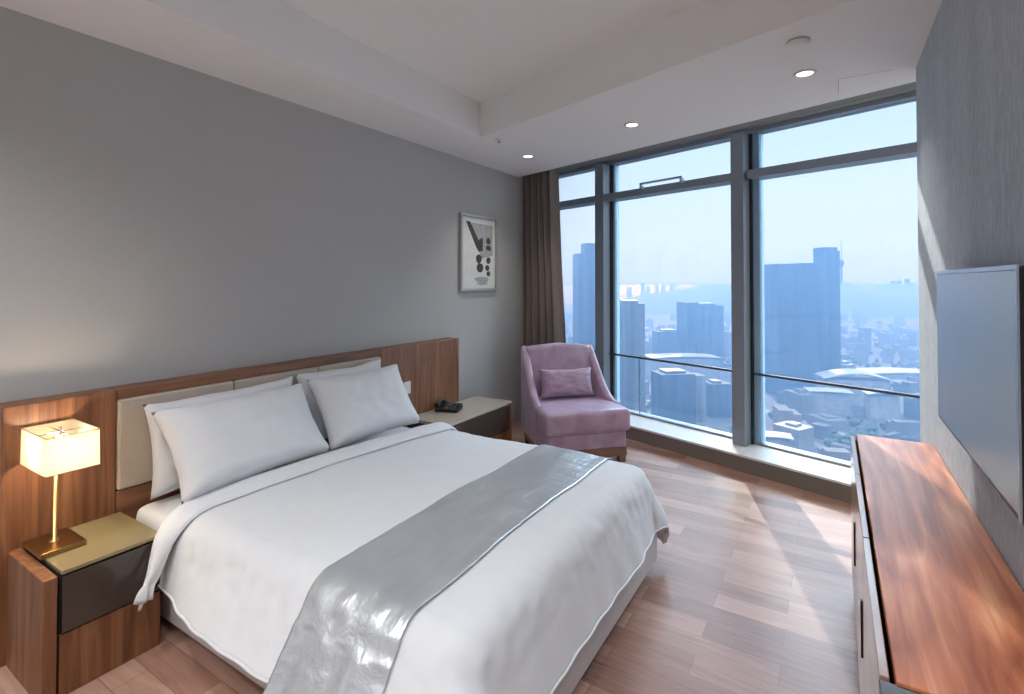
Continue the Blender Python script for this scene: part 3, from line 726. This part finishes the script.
# television mast
x, y = city(lpx(841.5, 2800), 2800); t = thing('television_mast', 'slender communications tower with pod rising beyond the slim glass tower', 'tower', (x, y, GZ))
zt = zpx(240, 2800)-GZ; zp = zpx(263, 2800)-GZ
mb = MB(); mb.lathe([(16, 0), (7, zp*.5), (4.5, zp), (3.5, zp+20), (1.5, zp+24), (1.2, zt), (0, zt)], 0, 0, 12); mb.build('shaft', ROOF, t, smooth=True)
mb = MB(); mb.lathe([(4, zp-22), (12, zp-8), (13, zp+6), (8, zp+14), (2, zp+18)], 0, 0, 16); mb.build('pod', ROOF, t, smooth=True)
# hills
def hill(name, prof, d0, dep, mat):
    mb = MB()
    n = len(prof)-1
    def fn(u, v):
        k = u*n; i = min(n-1, int(k)); f = k-i
        px = prof[i][0]*(1-f)+prof[i+1][0]*f; py = prof[i][1]*(1-f)+prof[i+1][1]*f
        d = d0 + dep*(v-.5)
        top = zpx(py, d0) + 6*nz((px*.12, v*3, 1))
        x, y = city(lpx(px, d0), d)
        return (x, y, GZ - 6 + (top-GZ+6)*math.sin(PI*v)**.8)
    mb.grid(fn, 60, 14); return struct(mb.build(name, mat, smooth=True))
HM = plain('wooded_hill', (.02, .034, .026, 1), .95, var=.4, bscale=.03, bstr=0)
hill('hill', [(585, 306), (625, 299), (650, 294), (680, 290), (705, 285), (714, 283), (725, 285), (740, 284), (765, 288), (800, 295)], 3000, 900, HM)
hill('hill', [(800, 300), (826, 290), (842, 287), (870, 289), (895, 291), (920, 295), (960, 300)], 2700, 800, HM)
# distant towers on the skyline
farm = []
for k, (px, y0, wp_) in enumerate([(643, 283, 4), (648, 286, 3), (657, 284, 3), (663, 285, 3), (672, 284, 4), (848, 283, 4), (853, 286, 3), (888, 284, 5), (893, 281, 3), (899, 281, 3), (907, 279, 3), (912, 283, 3), (880, 286, 4), (629, 287, 4)]):
    d = 3400
    x, y = city(lpx(px, d), d); w = wp_/513*d
    mb = MB(); mb.box(-w/2, w/2, -w/2, w/2, 0, zpx(y0, d)-GZ, 0, 1)
    o = mb.build('distant_tower', [FA[1], ROOF]); o.location = (x, y, GZ); o.rotation_euler = (0, 0, YAW)
    tag(o, 'tiny hazy tower on the far skyline beyond the hills', 'building', 'far skyline towers')
# low-rise blocks
protos = []
for k in range(6):
    mb = MB()
    if k % 3 == 0: mb.box(-.5, .5, -.5, .5, 0, 1, 0, 1); mb.box(-.2, .25, -.2, .2, 1, 1.15, 0, 1)
    elif k % 3 == 1: mb.box(-.5, .5, -.5, 0, 0, 1, 0, 1); mb.box(-.5, -.1, 0, .5, 0, .8, 0, 1)
    else: mb.box(-.5, .5, -.5, .5, 0, .8, 0, 1); mb.box(-.5, .1, -.5, .5, .8, 1, 0, 1)
    me = bpy.data.meshes.new('low_rise_block'); bmesh.ops.recalc_face_normals(mb.bm, faces=mb.bm.faces); mb.bm.to_mesh(me); mb.bm.free()
    me.materials.append([FA[0], FA[1], FA[2]][k % 3] if k < 3 else plain('rendered_block_%d' % k, [(.0900, .0870, .0840, 1), (.0660, .0720, .0780, 1), (.0900, .0720, .0660, 1)][k-3], .8, bstr=0, bscale=1.5, var=.25)); me.materials.append(ROOF if k != 3 else ROOFW); protos.append(me)
solid_fp = [(lpx(791, 760), 760, 55), (lpx(827, 800), 800, 34), (lpx(590, 700), 700, 40), (lpx(632, 560), 560, 28), (lpx(700, 970), 970, 60), (lpx(668, 975), 975, 45), (lpx(690, 615), 615, 55), (lpx(681, 900), 900, 75), (lpx(851, 700), 700, 54), (lpx(898, 900), 900, 72), (lpx(827, 650), 650, 34), (lpx(880, 620), 620, 28), (lpx(776, 500), 500, 22)]
placed = []
cnt = 0; tries = 0
while cnt < 240 and tries < 9000:
    tries += 1
    px = random.uniform(560, 925); q = random.random(); d = 430*(2300/430)**(q**.85)
    lat = lpx(px, d); w = random.uniform(11, 26); dp = random.uniform(11, 34); h = random.choice([8, 11, 14, 18, 22, 30]) * (1 if d < 900 else random.choice([1, 1.2, 1.8]))
    if d < 620: h = min(h, 20)
    rr = math.hypot(w, dp)/2
    if any(math.hypot(lat-a, d-b_) < c+rr for a, b_, c in solid_fp): continue
    if any(math.hypot(lat-a, d-b_) < c+rr+1 for a, b_, c in placed): continue
    placed.append((lat, d, rr)); cnt += 1
    x, y = city(lat, d); k = random.randrange(6)
    o = bpy.data.objects.new('low_rise_block', protos[k]); COL.objects.link(o)
    o.location = (x, y, GZ); o.scale = (w, dp, h); o.rotation_euler = (0, 0, YAW + random.choice([R(8), R(-12), R(30)]) + (PI/2 if random.random() < .5 else 0))
    tag(o, 'low-rise city block among the hazy streets below the window', 'building', 'low-rise city blocks')
# the rest of the city to either side: a mass of further blocks
mb = MB()
for k in range(700):
    px = random.choice([random.uniform(935, 1700), random.uniform(150, 550)]); d = 430*(2600/430)**(random.random()**.85); lat = lpx(px, d)
    x, y = city(lat, d); w = random.uniform(11, 26); dp = random.uniform(11, 34); h = random.choice([8, 11, 14, 18, 22, 30])
    if any(math.hypot(lat-a, d-b_) < c+22 for a, b_, c in solid_fp) or any(math.hypot(lat-a, d-b_) < c+18 for a, b_, c in placed): continue
    a = YAW + random.choice([R(8), R(-12), R(30)]); ca, sa = math.cos(a), math.sin(a)
    mb.prism([(x+ca*u-sa*v, y+sa*u+ca*v) for u, v in ((-w/2, -dp/2), (w/2, -dp/2), (w/2, dp/2), (-w/2, dp/2))], GZ, GZ+h, 0, 1)
o = mb.build('city_blocks', [FA[1], ROOF]); tag(o, 'mass of low hazy blocks spreading to both sides of the city', 'buildings'); o['kind'] = 'stuff'
# street trees and park crowns: uncountable
mb = MB()
for k in range(2200):
    px = random.uniform(560, 925); d = 430*(1900/430)**random.random(); lat = lpx(px, d)
    if nz((lat*.012, d*.012, 4)) < -.12: continue
    if any(math.hypot(lat-a, d-b_) < c+3 for a, b_, c in solid_fp) or any(math.hypot(lat-a, d-b_) < c+5 for a, b_, c in placed): continue
    x, y = city(lat, d); r = random.uniform(3, 6)
    mt = Matrix.Translation((x, y, GZ + r*.8)) @ Matrix.Diagonal((r, r, r*.95, 1))
    bmesh.ops.create_icosphere(mb.bm, subdivisions=1, radius=1, matrix=mt)
tr_ = mb.build('street_trees', plain('tree_green', (.018, .032, .02, 1), .9, var=.4, bscale=.2, bstr=0)); tag(tr_, 'dark green trees along the streets and parks of the city below', 'trees'); tr_['kind'] = 'stuff'
# roads
RO = plain('pale_road', (.10, .10, .105, 1), .9, bstr=0, bscale=.1, var=.08)
def road(pts, w, name):
    mb = MB(); P = [Vector(city(a, d)) for a, d in pts]
    def fn(u, v):
        k = u*(len(P)-1); i = min(len(P)-2, int(k)); f = k-i
        p = P[i].lerp(P[i+1], f); t = (P[i+1]-P[i]).normalized(); nn = Vector((-t.y, t.x)); q = p + nn*(v-.5)*w
        return (q.x, q.y, GZ + .4)
    mb.grid(fn, 4*(len(P)-1), 1); return struct(mb.build(name, RO))
road([(lpx(560, 560), 560), (lpx(700, 520), 520), (lpx(800, 440), 440)], 16, 'road')
road([(lpx(560, 760), 720), (lpx(740, 700), 700), (lpx(840, 560), 560), (lpx(925, 480), 480)], 14, 'road')
road([(lpx(760, 900), 900), (lpx(925, 850), 850)], 18, 'road')
# unseen block added at upper left, shaped to keep sun off the left bays
mb = MB(); wquad(mb, -95, -56, 36, 48, GZ, 18, 0, 1); mb.prism([wp(-95, 36), wp(-26.1, 36), wp(-26.1-.76*12, 48), wp(-95, 48)], 18, 46, 0, 1)
struct(mb.build('sun_blocker', [FA[3], ROOF]))

# haze lying over the city
m = bpy.data.materials.new('city_haze'); m.use_nodes = True; nt = m.node_tree; nt.nodes.clear()
out = N(nt, 'ShaderNodeOutputMaterial'); vs = N(nt, 'ShaderNodeVolumeScatter')
vs.inputs['Color'].default_value = (.29, .553, 1.0, 1); vs.inputs['Density'].default_value = .00034; vs.inputs['Anisotropy'].default_value = .2
va = N(nt, 'ShaderNodeVolumeAbsorption'); va.inputs['Color'].default_value = (.375, .111, 0, 1); va.inputs['Density'].default_value = .00072
av = N(nt, 'ShaderNodeAddShader'); nt.links.new(vs.outputs[0], av.inputs[0]); nt.links.new(va.outputs[0], av.inputs[1])
nt.links.new(av.outputs[0], out.inputs['Volume'])
mb = MB()
hp = [(90, GZ-1), (4300, GZ-1), (4300, -30), (1400, 0), (950, 42), (90, 56)]      # the bank of haze thins out with height and distance
hl = [mb.bm.verts.new((*city(-700-.85*(d-90), d), z)) for d, z in hp]; hr = [mb.bm.verts.new((*city(700+.98*(d-90), d), z)) for d, z in hp]
mb.bm.faces.new(hl); mb.bm.faces.new(hr[::-1])
for k in range(6): mb.bm.faces.new((hl[k], hr[k], hr[(k+1) % 6], hl[(k+1) % 6]))
hz = struct(mb.build('haze', m))

# ------------------------------------------------------------------ sky, sun, camera
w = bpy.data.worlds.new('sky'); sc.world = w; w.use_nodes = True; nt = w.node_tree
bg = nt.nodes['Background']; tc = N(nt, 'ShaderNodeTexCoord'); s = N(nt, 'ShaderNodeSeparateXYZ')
nt.links.new(tc.outputs['Generated'], s.inputs[0])
ma = N(nt, 'ShaderNodeMath', operation='MULTIPLY_ADD'); ma.inputs[1].default_value = .5; ma.inputs[2].default_value = .5; nt.links.new(s.outputs[2], ma.inputs[0])
nt.links.new(ramp(nt, ma.outputs[0], [(0, (.30, .36, .42, 1)), (.49, (.55, .64, .74, 1)), (.5, (.52, .535, .545, 1)), (.53, (.495, .525, .545, 1)), (.57, (.45, .51, .545, 1)), (.64, (.37, .465, .55, 1)), (.72, (.66, .83, 1, 1)), (1, (.56, .77, 1, 1))]), bg.inputs[0])
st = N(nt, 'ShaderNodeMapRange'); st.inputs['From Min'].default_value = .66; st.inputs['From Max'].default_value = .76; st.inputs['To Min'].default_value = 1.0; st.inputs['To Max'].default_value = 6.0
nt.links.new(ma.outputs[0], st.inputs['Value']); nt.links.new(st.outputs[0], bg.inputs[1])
sl = bpy.data.lights.new('sun', 'SUN'); sl.energy = 4.4; sl.angle = R(1.2); sl.color = (1, .93, .83)
so = bpy.data.objects.new('sun', sl); COL.objects.link(so)
so.rotation_euler = Vector((.339, -1, -.57)).to_track_quat('-Z', 'Y').to_euler()

cam = bpy.data.cameras.new('camera'); co_ = bpy.data.objects.new('camera', cam); COL.objects.link(co_)
co_.location = (0, 0, 1.6); co_.rotation_euler = (R(90.89), 0, YAW)
cam.sensor_width = 36; cam.lens = 513/1024*36; cam.shift_y = (273-347)/1024
cam.clip_start = .02; cam.clip_end = 60000
sc.camera = co_
vsx = sc.view_settings; vsx.view_transform = 'Standard'; vsx.look = 'None'; vsx.gamma = 1; vsx.use_curve_mapping = False
vsx.exposure = 1.08
sc.cycles.use_denoising = True
sc.cycles.max_bounces = 10; sc.cycles.diffuse_bounces = 6; sc.cycles.transparent_max_bounces = 16
